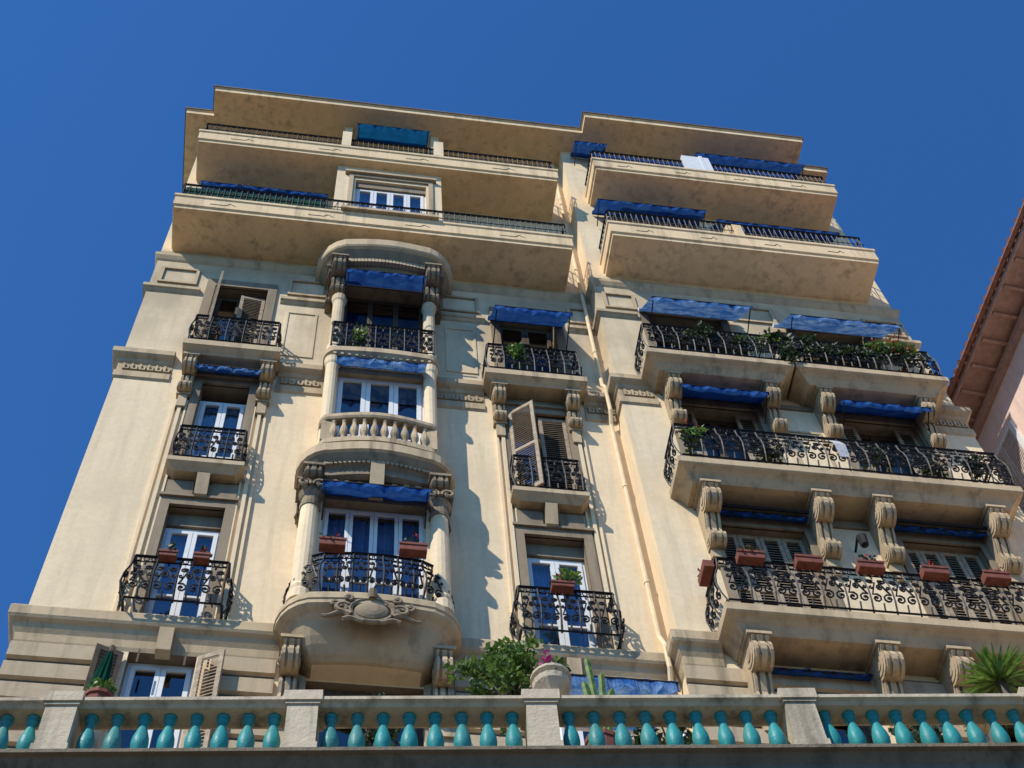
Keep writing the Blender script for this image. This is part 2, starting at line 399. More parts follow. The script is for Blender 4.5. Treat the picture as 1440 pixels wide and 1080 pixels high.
# cornices
P1=[(0,14.80),(.02,14.86),(.035,14.98),(.07,15.05),(.09,15.12),(.14,15.16),(.16,15.2),(.16,15.36),(.13,15.41),(0,15.48)]
sweep(tr,[(XL,6),(XL,0),(xc-1.0,0)],P1); sweep(tr,[(xc+1.0,0),(XM,0),(XM,YR),(5.15,YR)],P1); sweep(tr,[(10.1,YR),(XR,YR),(XR,4)],P1)
P2=[(0,21.6),(.035,21.64),(.035,21.82),(.012,21.84),(.012,22.1),(.04,22.13),(.06,22.2),(.12,22.25),(.14,22.28),(.14,22.42),(.11,22.46),(0,22.52)]
for pth in ([(XL,6),(XL,0),(-2.72,0)],[(-1.02,0),(xc-.9,0)],[(xc+.9,0),(2.42,0)],[(4.12,0),(XM,0),(XM,YR),(5.28,YR)],[(10.05,YR),(XR,YR),(XR,4)]): sweep(tr,pth,P2)
P3=[(0,24.9),(.03,24.93),(.05,24.98),(.08,25.0),(.08,25.1),(0,25.14)]
for pth in ([(XL,6),(XL,0),(-2.65,0)],[(-1.2,0),(xc-.9,0)],[(xc+.9,0),(2.55,0)],[(4.1,0),(XM,0),(XM,YR),(5.35,YR)],[(9.9,YR),(XR,YR),(XR,4)]): sweep(tr,pth,P3)
P4=[(0,26.25),(.03,26.3),(.07,26.4),(.07,26.5),(0,26.55)]
sweep(tr,[(XL,6),(XL,0),(xc-.9,0)],P4); sweep(tr,[(xc+.9,0),(XM,0),(XM,YR),(XR,YR),(XR,4)],P4)
def frame(g,x0,x1,z0,z1,y,w=.05,t=.025):
    box(g,x0,x1,y-t,y,z0,z0+w); box(g,x0,x1,y-t,y,z1-w,z1); box(g,x0,x0+w,y-t+.002,y,z0+w,z1-w); box(g,x1-w,x1,y-t+.002,y,z0+w,z1-w)
for a,b,y in((-3.45,-2.75,0),(-1.1,-.4,0),(1.72,2.45,0),(4.15,4.6,0),(4.78,5.4,YR),(7.2,8.1,YR),(9.9,10.65,YR)):
    frame(tr,a,b,25.3,25.95,y,.06,.04)
for a,b,y in((-1.05,-.5,0),(1.8,2.35,0),(7.25,8.0,YR)):
    frame(A.g("wall_panels",'stucco'),a,b,22.9,24.6,y,.04,.02)
fz=A.g("frieze_ornament",'trim')
for a,b,y in((-3.5,-2.8,-.012),(-.95,-.32,-.012),(1.62,2.36,-.012),(4.18,4.58,-.012),(4.72,5.22,YR-.012),(10.1,10.7,YR-.012)):
    x=a
    while x<b:
        box(fz,x,x+.035,y-.03,y,21.88,22.06); box(fz,x+.035,x+.075,y-.028,y,21.88,21.91); box(fz,x+.075,x+.105,y-.03,y,21.88,22.0); x+=.13
ru=A.g("rusticated_courses",'rust'); gv=A.g("rustication_joints",'groove')
def rust(x0,x1,y,z0,z1,ops,h=.37):
    z=z1-h
    while z>z0:
        cuts=sorted([(o[0]-.18,o[1]+.18) for o in ops if o[2]<z+h*.5<o[3]+.02])
        a=x0
        for c,d in cuts+[(x1,x1)]:
            if c-a>.05:
                prismx(ru,[(y,z+.015),(y-.055,z+.04),(y-.055,z+h-.075),(y,z+h-.05)],a,c)
                gv.add([(a,y-.006,z-.05),(c,y-.006,z-.05),(c,y-.006,z+.02),(a,y-.006,z+.02)],[(0,1,2,3)])
            a=d
        z-=h
rust(XL-.03,xc-1.1,0,9,14.86,[c1[0],c1[1]]); rust(xc+1.1,XM-.06,0,9,14.86,[c2[0]]); rust(XM-.055,XR+.03,YR,9,14.86,R0)
for a,b in((-2.22,-1.40),(2.86,3.70)):
    m=(a+b)/2
    for k in(-2,-1,1,2):
        cx=m+k*.26
        box(gv,cx-.012+k*.02,cx+.012+k*.02,-.062,-.056,14.55,14.80)
    prismx(tr,[(0,14.7),(-.12,14.75),(-.17,15.12),(0,15.12)],m-.09,m+.09)
for a,b,z0,z1 in c1[2:4]+c2[1:3]:
    fw=.13
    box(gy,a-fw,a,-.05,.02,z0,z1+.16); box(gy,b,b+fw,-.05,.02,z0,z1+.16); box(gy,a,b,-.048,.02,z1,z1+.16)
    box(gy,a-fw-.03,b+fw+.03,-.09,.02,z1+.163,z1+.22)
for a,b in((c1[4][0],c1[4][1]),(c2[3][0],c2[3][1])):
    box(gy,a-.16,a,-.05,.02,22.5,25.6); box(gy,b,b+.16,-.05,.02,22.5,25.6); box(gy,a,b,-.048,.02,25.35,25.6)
ps=A.g("pilaster_strips",'stucco')
for m in(-1.81,3.29):
    for s in(-1,1):
        for o,w in((.62,.055),(.71,.04),(.53,.03)):
            x=m+s*o; box(ps,x-w/2,x+w/2,-.045-(.02 if o==.62 else 0),.01,15.5,21.0)
for m,hw1,hw2,hw3 in((-1.80,.60,.44,.66),(3.26,.64,.47,.74)):
    ir=A.g("wrought_iron_railings",'iron')
    rail(ir,[(m-hw1,0),(m-hw1,-.3),(m+hw1,-.3),(m+hw1,0)],15.44,16.38,.10,.28)
    pth=[(m-hw2,0),(m-hw2,-.2),(m+hw2,-.2),(m+hw2,0)]
    sweep(tr,pth,[(0,18.68),(.03,18.72),(.09,18.78),(.11,18.8),(.11,18.9),(.08,18.93),(-.1,18.94)]); flat(tr,pth,18.68)
    rail(ir,[(m-hw2-.04,0),(m-hw2-.04,-.26),(m+hw2+.04,-.26),(m+hw2+.04,0)],18.96,19.85,.05,.24)
    prismx(tr,[(0,18.2),(-.12,18.25),(-.22,18.66),(0,18.66)],m-.09,m+.09)
    box(gy,m-.5,m-.12,-.06,.01,18.3,18.64); box(gy,m+.12,m+.5,-.06,.01,18.3,18.64)
    pth=[(m-hw3,0),(m-hw3,-.3),(m+hw3,-.3),(m+hw3,0)]
    sweep(tr,pth,[(0,22.1),(.03,22.14),(.1,22.2),(.13,22.22),(.13,22.38),(.1,22.42),(-.1,22.44)]); flat(tr,pth,22.1)
    rail(ir,[(m-hw3-.04,0),(m-hw3-.04,-.38),(m+hw3+.04,-.38),(m+hw3+.04,0)],22.46,23.36,.06,.26)
    for s in(-1,1):
        console(tr,m+s*.62,.20,0,22.1,.30,.95)
        box(tr,m+s*.62-.07,m+s*.62+.07,-.09,.0,20.75,21.15); box(tr,m+s*.62-.11,m+s*.62+.11,-.11,.0,21.1,21.16)
    box(gy,m-.5,m+.5,-.03,.01,21.85,22.08)
window(A,-2.22,-1.40,12.2,14.8,.2,curt=None)
window(A,-2.20,-1.42,15.5,17.75,.2,curt='curtb')
box(A.g("roller_blind_boxes",'grey'),-2.2,-1.42,.12,.26,17.76,18.04)
window(A,-2.18,-1.42,18.95,21.4,.2)
window(A,-2.38,-1.47,22.5,25.35,.24,mat='woodd',curt=None)
window(A,2.86,3.70,12.2,14.8,.2,curt=None)
window(A,2.84,3.72,15.5,17.75,.2,curt='curtb'); box(A.g("roller_blind_boxes",'grey'),2.84,3.72,.12,.26,17.76,18.04)
window(A,2.82,3.76,18.95,21.65,.24,mat='woodd',curt=None)
window(A,2.81,3.85,22.5,25.35,.26,mat='woodd',curt=None)
shutter(A,2.80,-.06,math.radians(-38),.46,18.97,21.5); shutter(A,3.30,.05,0,.46,18.97,21.6)
shutter(A,-2.36,.0,math.radians(-75),.42,22.52,25.2); shutter(A,-1.92,.08,math.radians(5),.44,22.52,25.2)
shutter(A,-2.26,-.065,math.radians(200),.34,12.3,14.7,mat='woodd'); shutter(A,-1.36,-.065,math.radians(-25),.34,12.3,14.7)
awning(A,-2.40,-1.22,-.02,22.02,.25,.20,'lblue',.12,arms=False)
awning(A,2.60,4.00,-.02,25.05,.72,.85,'blue',.20)

# ================================================================== BAY WINDOW
def bp(hw,d,r,bow=.04,n=6):
    p=[(xc-hw,.0)]
    for i in range(n+1):
        a=pi/2*i/n; p.append((xc-hw+r-r*math.cos(a),-d+r-r*math.sin(a)))
    for i in range(1,10):
        t=i/10; p.append((xc-hw+r+(2*hw-2*r)*t,-d-bow*math.sin(pi*t)))
    for i in range(n+1):
        a=pi/2*(1-i/n); p.append((xc+hw-r+r*math.cos(a),-d+r-r*math.sin(a)))
    p.append((xc+hw,0)); return p
bw=A.g("bay_body",'stucco'); bt=A.g("bay_mouldings",'trim'); bg_=A.g("bay_stained_carving",'grey')
b1=bp(.95,.5,.3)
sweep(bt,b1,[(-.28,14.54),(-.24,14.55),(-.17,14.60),(-.09,14.70),(-.03,14.80),(.0,14.86)]); flat(bw,b1,14.54,-.28)
sweep(bt,b1,[(0,14.86),(.02,14.9),(.06,14.98),(.12,15.05),(.19,15.1),(.22,15.13),(.22,15.34),(.18,15.4),(-.28,15.43)]); flat(bt,b1,15.43,-.28)
sweep(bt,b1,[(.22,15.2),(.235,15.21),(.235,15.25),(.22,15.26)],False)
for s in(-1,1):
    console(bt,xc+s*.93,.22,0,14.84,.40,1.15)
    box(bt,xc+s*.93-.13,xc+s*.93+.13,-.12,0,9,13.5); box(bt,xc+s*.93-.16,xc+s*.93+.16,-.16,0,13.5,13.68)
    box(bt,xc+s*.76-.035,xc+s*.76+.035,-.07,.02,9,14.5)
ct=A.g("bay_cartouche",'grey')
vs=[];fs=[];n=18
for j in range(6):
    ph=j/5*pi/2
    for k in range(n):
        a=2*pi*k/n; vs.append((xc+.24*math.cos(ph)*math.cos(a),-.70-.10*math.sin(ph),15.0+.20*math.cos(ph)*math.sin(a)))
for j in range(5):
    for k in range(n): fs.append((j*n+k,j*n+(k+1)%n,(j+1)*n+(k+1)%n,(j+1)*n+k))
ct.add(vs,fs)
tube(ct,[(xc+.27*math.cos(a*pi/10),-.74,15.0+.22*math.sin(a*pi/10)) for a in range(20)],.035,6,True)
for s in(-1,1):
    A1=spiral(xc+s*.36,15.02,.10,0 if s>0 else pi,s,1.4,14); tube(ct,[(x,-.75,z) for x,z in A1],.032,6)
    A1=spiral(xc+s*.46,15.1,.07,0,s,1.2,10); tube(ct,[(x,-.74,z) for x,z in A1],.025,6)
    A1=spiral(xc+s*.30,15.2,.06,0,s,1.2,10); tube(ct,[(x,-.77,z) for x,z in A1],.025,6)
    tube(ct,[(xc+s*(.25+.06*i),-.75+.01*i,14.88+.05*math.sin(i*.9)+.012*i) for i in range(7)],[.05-.005*i for i in range(7)],6)
    tube(ct,[(xc+s*(.10+.05*i),-.75,14.80-.03*math.cos(i)) for i in range(6)],[.03]*6,6)
tube(ct,[(xc,-.78,15.22),(xc,-.82,15.30),(xc,-.76,15.38)],[.05,.06,.03],7)
WH=.72
def piers(hw,d,z0,z1,wh=WH,g=None):
    g=g or bw
    for s in(-1,1):
        a,b=sorted((xc+s*hw,xc+s*wh)); box(g,a,b,-d,0.01,z0,z1)
piers(.88,.40,15.43,18.35)
piers(.80,.36,19.1,22.2); piers(.80,.36,22.42,25.5)
for s in(-1,1):
    lathe(bw,xc+s*.90,-.42,[(.17,15.43),(.17,15.6),(.135,15.66),(.15,15.72),(.135,15.78),(.14,16.6),(.125,17.6)],16)
    lathe(bg_,xc+s*.90,-.42,[(.14,17.6),(.15,17.66),(.125,17.7),(.13,17.85),(.18,17.95)],16)
    console(bg_,xc+s*.90,.24,-.34,18.45,.32,.66)
    console(bg_,xc+s*1.04,.10,-.02,18.42,.40,.60)
    for q in (-1,1):
        A1=spiral(xc+s*.90+q*.11,18.0,.10,pi/2,q,1.3,12); tube(bg_,[(x,-.62,z) for x,z in A1],.028,5)
box(bg_,xc-.74,xc+.74,-.44,.0,17.9,18.4)
tube(bt,[(xc-.72+1.44*i/16,-.52,18.02+.16*math.sin(pi*i/16)) for i in range(17)],.045,6)
prismx(bt,[(-.4,17.95),(-.56,18.0),(-.68,18.62),(-.4,18.62)],xc-.10,xc+.10)
for s in(-1,1):
    for k in range(3):
        A1=spiral(xc+s*(.25+.17*k),18.28,.085,0,s,1.3,11); tube(bt,[(x,-.47,z) for x,z in A1],.024,5)
b2=bp(.93,.48,.28,.08)
sweep(bg_,b2,[(-.05,18.38),(.03,18.42),(.03,18.55),(.08,18.6),(.15,18.68),(.20,18.75)])
sweep(bt,b2,[(.20,18.75),(.24,18.78),(.24,18.98),(.20,19.04),(-.25,19.1)]); flat(bg_,b2,18.4,-.02); flat(bt,b2,19.1,-.25)
pp=offs(b2,.1)
for i in range(1,len(pp)-1):
    p=pp[i]; q=pp[i+1]
    for t in (0.,.5):
        c=p+(q-p)*t; box(bt,c.x-.022,c.x+.022,c.y-.02,c.y+.04,18.6,18.69)
b3=bp(.86,.62,.12,.10)
sweep(bt,b3,[(-.09,19.1),(.03,19.1),(.03,19.22),(-.09,19.22)]); sweep(bt,b3,[(-.10,19.78),(.03,19.78),(.05,19.82),(.05,19.9),(-.11,19.92),(-.11,19.8)])
BAL=[(.040,0),(.040,.04),(.025,.06),(.030,.09),(.052,.16),(.055,.22),(.045,.30),(.026,.40),(.024,.44),(.036,.47),(.036,.5)]
TB=[(.058,0),(.058,.03),(.032,.045),(.032,.065),(.048,.09),(.064,.14),(.068,.19),(.062,.25),(.045,.32),(.031,.38),(.027,.41),(.046,.425),(.046,.445),(.030,.455),(.052,.475),(.052,.5)]
def baluster(g,x,y,z0,H,k=1,n=10,P=BAL): lathe(g,x,y,[(r*k,z0+z/.5*H) for r,z in P],n)
for i in range(10):
    x=xc-.68+1.36*i/9; y=-.59-.10*math.sin(pi*(i+.5)/10); baluster(bt,x,y,19.22,.56,1.2)
for s in(-1,1):
    box(bt,xc+s*.79-.08,xc+s*.79+.08,-.62,-.42,19.22,19.78)
    for k in(.2,.33): baluster(bt,xc+s*.81,-.05-k*.6,19.22,.56,1.1)
for s in(-1,1):
    for z0,z1 in((19.1,22.1),(22.42,24.5)):
        lathe(bw,xc+s*.80,-.40,[(.13,z0),(.13,z0+.15),(.105,z0+.2),(.105,z1-.2),(.125,z1-.15),(.14,z1)],14)
box(bt,xc-.72,xc+.72,-.38,0,21.8,22.15)
b4=bp(.84,.45,.10,.03)
sweep(bt,b4,[(-.02,22.1),(.03,22.13),(.09,22.2),(.12,22.22),(.12,22.36),(.09,22.42),(-.2,22.44)]); flat(bt,b4,22.1); flat(bt,b4,22.44,-.2)
for i in range(14):
    x=xc-.78+1.56*i/13; box(bt,x-.025,x+.025,-.55,-.47,22.13,22.2)
box(bg_,xc-.72,xc+.72,-.38,0,25.15,25.5)
for s in(-1,1):
    console(bg_,xc+s*.86,.24,-.30,25.75,.42,1.15)
    console(bg_,xc+s*1.0,.10,0,25.7,.5,1.0)
b5=bp(.92,.46,.30,.05)
sweep(bg_,b5,[(-.06,25.4),(.03,25.45),(.03,25.6),(.10,25.72),(.20,25.85),(.30,25.98)])
sweep(bt,b5,[(.30,25.98),(.35,26.02),(.37,26.06),(.37,26.3),(.32,26.38),(.1,26.5),(.1,26.74)]); flat(bg_,b5,25.42,-.03)
pp=offs(b5,.14)
for i in range(1,len(pp)-1):
    p=pp[i];q=pp[i+1]
    for t in(0,.5):
        c=p+(q-p)*t; box(bt,c.x-.028,c.x+.028,c.y-.05,c.y+.05,25.68,25.82)
window(A,xc-.72,xc+.72,15.45,17.9,-.26,leaves=4,curt='curtb',fr=.05)
window(A,xc-.72,xc+.72,19.1,21.8,-.26,leaves=3,curt=None,fr=.07)
window(A,xc-.72,xc+.72,22.4,25.15,-.10,leaves=3,mat='woodd',curt=None,fr=.04,bars=0)
window(A,xc-.72,xc+.72,11.9,14.50,.15,leaves=2,mat='woodd',curt=None,fr=.08)
ir=A.g("wrought_iron_railings",'iron')
rb=[(p.x,p.y) for p in offs(bp(.93,.52,.3,.05,4),.04)]
rb2=[rb[0]]+[rb[i] for i in (1,3,5)]+[rb[i] for i in range(8,15,3)]+[rb[-6],rb[-4],rb[-2],rb[-1]]
rail(ir,rb2,15.46,16.40,.13,.24)
rail(ir,[(xc-.86,-.02),(xc-.86,-.52),(xc+.86,-.52),(xc+.86,-.02)],22.46,23.34,0,.24)
awning(A,xc-.76,xc+.74,-.38,18.05,.45,.28,'blue',.16)
awning(A,xc-.74,xc+.72,-.36,22.02,.32,.22,'lblue',.16,arms=False)
awning(A,xc-.72,xc+.70,-.36,25.2,.55,.45,'blue',.16)
tube(A.g("awning_frame",'iron'),[(xc-.7,-.86,24.15),(xc+.68,-.86,24.15)],.014,5)

# ================================================================== UPPER BALCONIES
sl=A.g("balcony_slabs",'slab'); ir2=A.g("upper_railings",'iron')
def slabup(x0,x1,yf,yw,zb,zt,zr):
    pth=[(x0,yw),(x0,yf),(x1,yf),(x1,yw)]
    poly(sl,[(x0,yw),(x0,yf),(x1,yf),(x1,yw)],zb)
    sweep(sl,pth,[(0,zb),(0,zb+.10),(.035,zb+.12),(.035,zt-.10),(.06,zt-.08),(.06,zt),(-.12,zt),(-.12,zt-.35)],False)
    poly(sl,[(x0+.01,yw),(x0+.01,yf+.01),(x1-.01,yf+.01),(x1-.01,yw)],zb+.25)
    rail(ir2,[(x0+.03,yw),(x0+.03,yf+.04),(x1-.03,yf+.04),(x1-.03,yw)],zt,zr,style='bars')
slabup(-3.38,4.2,-.9,0,26.74,27.32,28.05)
slabup(-3.38,4.2,-.93,0,30.36,30.95,31.6)
slabup(4.95,10.28,-1.27,YR,26.8,27.40,28.15)
slabup(5.02,10.38,-1.25,YR,30.5,31.08,31.75)
ft=A.g("fascia_relief",'grey')
for x0,x1,yf,z in((-3.3,4.1,-.9,26.99),(-3.3,4.1,-.93,30.62),(5.05,10.2,-1.27,27.06),(5.1,10.3,-1.25,30.75)):
    y=yf-.036
    n=4; L=(x1-x0)/n
    for i in range(n):
        a=x0+i*L
        tube(ft,[(a+L*.3,y,z),(a+L*.46,y,z),(a+L*.5,y,z+.09),(a+L*.56,y,z)],.010,4)
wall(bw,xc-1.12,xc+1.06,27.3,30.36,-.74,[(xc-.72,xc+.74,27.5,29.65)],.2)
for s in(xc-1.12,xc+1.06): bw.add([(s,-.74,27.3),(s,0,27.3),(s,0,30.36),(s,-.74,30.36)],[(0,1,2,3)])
window(A,xc-.72,xc+.74,27.5,29.4,-.60,leaves=4,curt='curtb',fr=.06)
box(A.g("roller_blind_boxes",'grey'),xc-.72,xc+.74,-.68,-.56,29.4,29.64)
frame(bt,xc-.86,xc+.88,27.4,29.85,-.742,.09,.04); box(bt,xc-.95,xc+.95,-.84,-.742,29.87,29.95)
box(bt,xc-.95,xc+.95,-1.04,-.95,27.32,27.42)
for s in(-1,1): box(bw,xc+s*1.0-.10,xc+s*1.0+.10,-.99,-.80,30.97,31.85); box(bw,xc+s*1.0-.09,xc+s*1.0+.09,-.40,.0,31,33.9)
awning(A,xc-.80,xc+.82,-.30,33.3,.62,.62,'tealc',.2)
for a,b,z0,z1,y in [(o[0],o[1],o[2],o[3],.2) for o in up]+[(o[0],o[1],o[2],o[3],YR+.22) for o in R4+R5]:
    window(A,a,b,z0,z1,y,leaves=4,mat='woodd',curt=None,bars=0)
awning(A,-3.2,-.6,-.02,29.75,.40,.30,'blue',.16)
awning(A,5.0,7.35,YR-.02,29.95,.5,.35,'blue',.16); awning(A,7.6,10.3,YR-.02,29.85,.35,.3,'blue',.14)
awning(A,7.6,10.2,YR-.02,33.3,.70,.55,'blue',.2); awning(A,4.85,5.6,YR-.02,33.5,.5,.30,'blue',.2)
ms=A.g("railing_screens",'mesh'); ms.add([(-3.3,-.85,27.33),(-.6,-.85,27.33),(-.6,-.85,27.95),(-3.3,-.85,27.95)],[(0,1,2,3)])
msb=A.g("railing_screens_blue",'blue'); msb.add([(5.1,-1.19,31.1),(7.1,-1.19,31.1),(7.1,-1.19,31.7),(5.1,-1.19,31.7)],[(0,1,2,3)]); msb.add([(7.75,-1.19,31.1),(9.6,-1.19,31.1),(9.6,-1.19,31.7),(7.75,-1.19,31.7)],[(0,1,2,3)])
dv=A.g("balcony_divider",'white'); box(dv,7.1,7.72,-1.29,-1.2,31.05,31.95); box(dv,7.5,7.58,-1.3,YR,31.1,32.0)
prismx(A.g("balcony_partition",'slab'),[(YR,27.4),(-1.33,27.4),(-1.33,27.9),(-1.1,28.5),(YR,28.9)],7.55,7.68)

# ================================================================== RIGHT BLOCK LOWER BALCONIES
CX=(5.50,7.18,8.12,9.88)
def bigslab(x0,x1,zb):
    pth=[(x0,YR),(x0,-.85),(x1,-.85),(x1,YR)]
    sweep(tr,pth,[(0,zb-.12),(.03,zb-.08),(.08,zb),(.14,zb+.05),(.2,zb+.08),(.22,zb+.1),(.22,zb+.24),(.18,zb+.28),(-.1,zb+.3)]); flat(tr,pth,zb-.12); flat(tr,pth,zb+.3,-.1)
bigslab(5.32,10.15,15.1); bigslab(5.26,10.15,18.68); bigslab(5.26,7.38,22.2); bigslab(7.85,10.12,22.2)
for x in CX:
    console(tr,x,.24,YR,18.56,.50,1.15); console(tr,x,.26,YR,14.98,.50,1.15); console(tr,x,.22,YR,22.08,.42,1.15)
    for z in(17.35,13.75,20.85):
        box(tr,x-.10,x+.10,YR-.08,YR,z-.12,z+.05); box(tr,x-.06,x+.06,YR-.06,YR,z-.3,z-.12)
rail(ir,[(5.18,YR),(5.18,-1.02),(10.32,-1.02),(10.32,YR)],15.42,16.36,.10,.32)
rail(ir,[(5.14,YR),(5.14,-1.02),(10.32,-1.02),(10.32,YR)],19.0,19.94,.10,.32)
rail(ir,[(5.12,YR),(5.12,-1.02),(7.55,-1.02),(7.55,YR)],22.52,23.44,.08,.28)
rail(ir,[(7.68,YR),(7.68,-1.02),(10.29,-1.02),(10.29,YR)],22.52,23.44,.08,.28)
for o in R1:
    w=(o[1]-o[0])/4
    for k in range(4): shutter(A,o[0]+k*w+.005,YR+.16,0,w-.01,o[2],o[3])
    window(A,o[0],o[1],o[2],o[3],YR+.27,leaves=2,mat='woodd',curt=None)
for o in R2:
    w=(o[1]-o[0])/4
    window(A,o[0],o[1],o[2],o[3],YR+.27,leaves=2,mat='woodd',curt='curtw')
    for k in (0,3): shutter(A,o[0]+k*w+.005,YR+.12,0,w-.01,o[2],o[3])
for o in R3:
    window(A,o[0],o[1],o[2],o[3],YR+.27,leaves=2,mat='woodd',curt=None)
for o in R0: window(A,o[0],o[1],o[2],o[3],YR+.27,leaves=2,mat='woodd',curt=None)
for o in R1+R2+R3:
    a,b,z0,z1=o
    box(gy,a-.14,a,YR-.04,YR+.02,z0,z1+.15); box(gy,b,b+.14,YR-.04,YR+.02,z0,z1+.15); box(gy,a,b,YR-.038,YR+.02,z1,z1+.15)
for a,b in((5.55,7.0),(8.3,9.75)):
    awning(A,a,b,YR-.04,18.35,.14,.05,'blue',.08,arms=False)
    tube(A.g("awning_frame",'iron'),[(a,YR-.25,18.32),(b,YR-.25,18.32)],.03,6)
    awning(A,a,b,YR-.04,14.75,.14,.05,'blue',.05,arms=False)
awning(A,5.55,7.05,YR-.04,21.95,.42,.32,'blue',.16); awning(A,8.3,9.85,YR-.04,21.95,.42,.32,'blue',.16)
awning(A,5.38,7.25,YR-.04,25.2,.72,.86,'lblue',.17); awning(A,7.95,10.05,YR-.04,25.1,.68,.82,'lblue',.17)
frame(tr,7.35,7.95,19.6,21.2,YR,.05,.02)
# darker spandrel panels under the slabs, between the consoles
spn=A.g("dark_spandrels",'grey')
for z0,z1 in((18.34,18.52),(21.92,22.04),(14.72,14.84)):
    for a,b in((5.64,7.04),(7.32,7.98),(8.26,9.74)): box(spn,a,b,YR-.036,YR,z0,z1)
tw=A.g("hanging_towel",'towel')
tw.add([(7.60,-1.0,19.95),(7.76,-1.0,19.95),(7.77,-1.14,19.6),(7.76,-1.12,19.25),(7.60,-1.12,19.25),(7.59,-1.14,19.6)],[(0,1,2,5),(5,2,3,4)])
dp=A.g("drain_pipes",'pipe'); tube(dp,[(4.50,-.08,9),(4.50,-.08,14.7),(4.50,-.22,15.0),(4.50,-.22,15.45),(4.50,-.08,15.8),(4.50,-.08,21.4),(4.50,-.20,21.7),(4.50,-.20,22.5),(4.50,-.08,22.8),(4.50,-.08,33.8)],.036,8)
for z in(12,17,19.5,24,26.5,29,31.5): tube(dp,[(4.50,-.08,z),(4.50,-.08,z+.05)],.046,8)
wl=A.g("wall_lantern",'iron'); tube(wl,[(7.63,YR,17.75),(7.63,YR-.22,17.85),(7.63,YR-.3,17.75)],.02,5); lathe(wl,7.63,YR-.3,[(.02,17.75),(.08,17.7),(.06,17.5),(.01,17.46)],8)
A.build()

flowerbox(xc-.55,-.74,16.28,.34,n=60); flowerbox(xc+.50,-.76,16.28,.36,n=40)
flowerbox(-1.98,-.36,16.28,.22,h=.09); flowerbox(-1.55,-.36,16.28,.20,h=.09)
flowerbox(3.2,-.38,16.28,.30,h=.09)
for x in(5.62,6.42,7.28,8.18,9.05): flowerbox(x,-1.10,16.26,.36,plant=rnd()>.3,n=50)
flowerbox(5.08,-.8,16.26,.34,pi/2)
def bplant(x,y,z,rx,rz,n,fl=None,mat='leafd',size=.09,nm='balcony_plant',pot=True,fk=.07):
    B=Obj(nm,(x,y,z))
    if pot: lathe(B.g('pot','terra'),0,.28,[(.09,-rz-.38),(.12,-rz-.15),(.135,-rz-.15),(.135,-rz-.1)],12)
    for _ in range(7): tube(B.g('stems','woodd'),[(0,.25,-rz-.05),(U(-.4,.4)*rx,U(-.1,.1),0),(U(-.8,.8)*rx,U(-.15,.15),U(0,.8)*rz)],.007,4)
    leaves(B.g('foliage',mat),(0,0,0),(rx,.16,rz),n,size,11)
    if fl: leaves(B.g('flowers',fl),(0,-.14,.05),(rx*.9,.14,rz*.9),int(n*fk),.05,6)
    B.build()
for i in range(11):
    x=5.35+i*.44
    if i in(0,): continue
    bplant(x,-1.04,23.12+U(-.15,.2),U(.22,.36),U(.18,.34),int(U(180,420)),'red' if i in(9,10) else None,'leaf' if i in(4,9) else 'leafd',U(.06,.10))
bplant(7.60,-1.05,22.9,.16,.5,380,pot=False); bplant(9.75,-1.08,23.3,.42,.30,560,'red','leaf',.08,fk=.10)
bplant(5.38,-.98,19.6,.18,.25,160,'red','leaf'); bplant(8.3,-.95,19.5,.26,.3,200); bplant(9.9,-.95,19.6,.25,.25,200,'red'); bplant(6.6,-.95,19.4,.22,.22,140); bplant(9.2,-.95,19.4,.22,.22,140)
bplant(3.0,-.36,23.0,.2,.3,220,None,'leaf',pot=False); bplant(.25,-.50,22.9,.14,.3,120,None,'leaf'); bplant(3.3,-.38,16.5,.14,.18,70,None,'leaf',.12,pot=False)

# ================================================================== NEIGHBOUR
H=Obj("pink_house",(13.75,1.68,0),math.radians(4.7))
hw=H.g("walls",'pinkw')
def wall_x(g,y0,y1,z0,z1,ops,gr,dp=.2):
    ys=sorted({y0,y1}|{o[0] for o in ops}|{o[1] for o in ops}); zs=sorted({z0,z1}|{o[2] for o in ops}|{o[3] for o in ops})
    for a,b in zip(ys,ys[1:]):
        for c,d in zip(zs,zs[1:]):
            if any(o[0]<(a+b)/2<o[1] and o[2]<(c+d)/2<o[3] for o in ops): continue
            g.add([(0,a,c),(0,b,c),(0,b,d),(0,a,d)],[(0,1,2,3)])
    for a,b,c,d in ops:
        gr.add([(0,a,c),(0,b,c),(0,b,d),(0,a,d),(dp,a,c),(dp,b,c),(dp,b,d),(dp,a,d)],[(0,4,5,1),(1,5,6,2),(2,6,7,3),(3,7,4,0),(4,5,6,7)])
ops=[(a,a+1.0,z,z+1.9) for a in(-5.2,-2.6,0.1,2.8,5.6) for z in(24.3,20.8,17.3,13.8)]
wall_x(hw,-7,10,-1.6,27.7,ops,H.g("window_reveals",'dark'))
hw.add([(0,-7,-1.6),(9,-7,-1.6),(9,-7,27.7),(0,-7,27.7)],[(0,1,2,3)]); hw.add([(0,10,-1.6),(9,10,-1.6),(9,10,27.7),(0,10,27.7)],[(0,1,2,3)]); hw.add([(9,-7,-1.6),(9,10,-1.6),(9,10,27.7),(9,-7,27.7)],[(0,1,2,3)])
hs=H.g("shutters",'nshut'); hf=H.g("window_trim",'white')
for a,b,z0,z1 in ops:
    for y0 in(a+.005,b-.495):
        box(hs,-.03,.01,y0,y0+.06,z0,z1); box(hs,-.03,.01,y0+.43,y0+.49,z0,z1)
        z=z0
        while z<z1: box(hs,-.025,.0,y0+.06,y0+.43,z,z+.045); z+=.075
    box(hf,-.12,-.0,a-.1,b+.1,z0-.14,z0-.02); box(hf,-.05,-.0,a-.12,a,z0,z1+.1); box(hf,-.05,-.0,b,b+.12,z0,z1+.1); box(hf,-.052,-.0,a,b,z1,z1+.1)
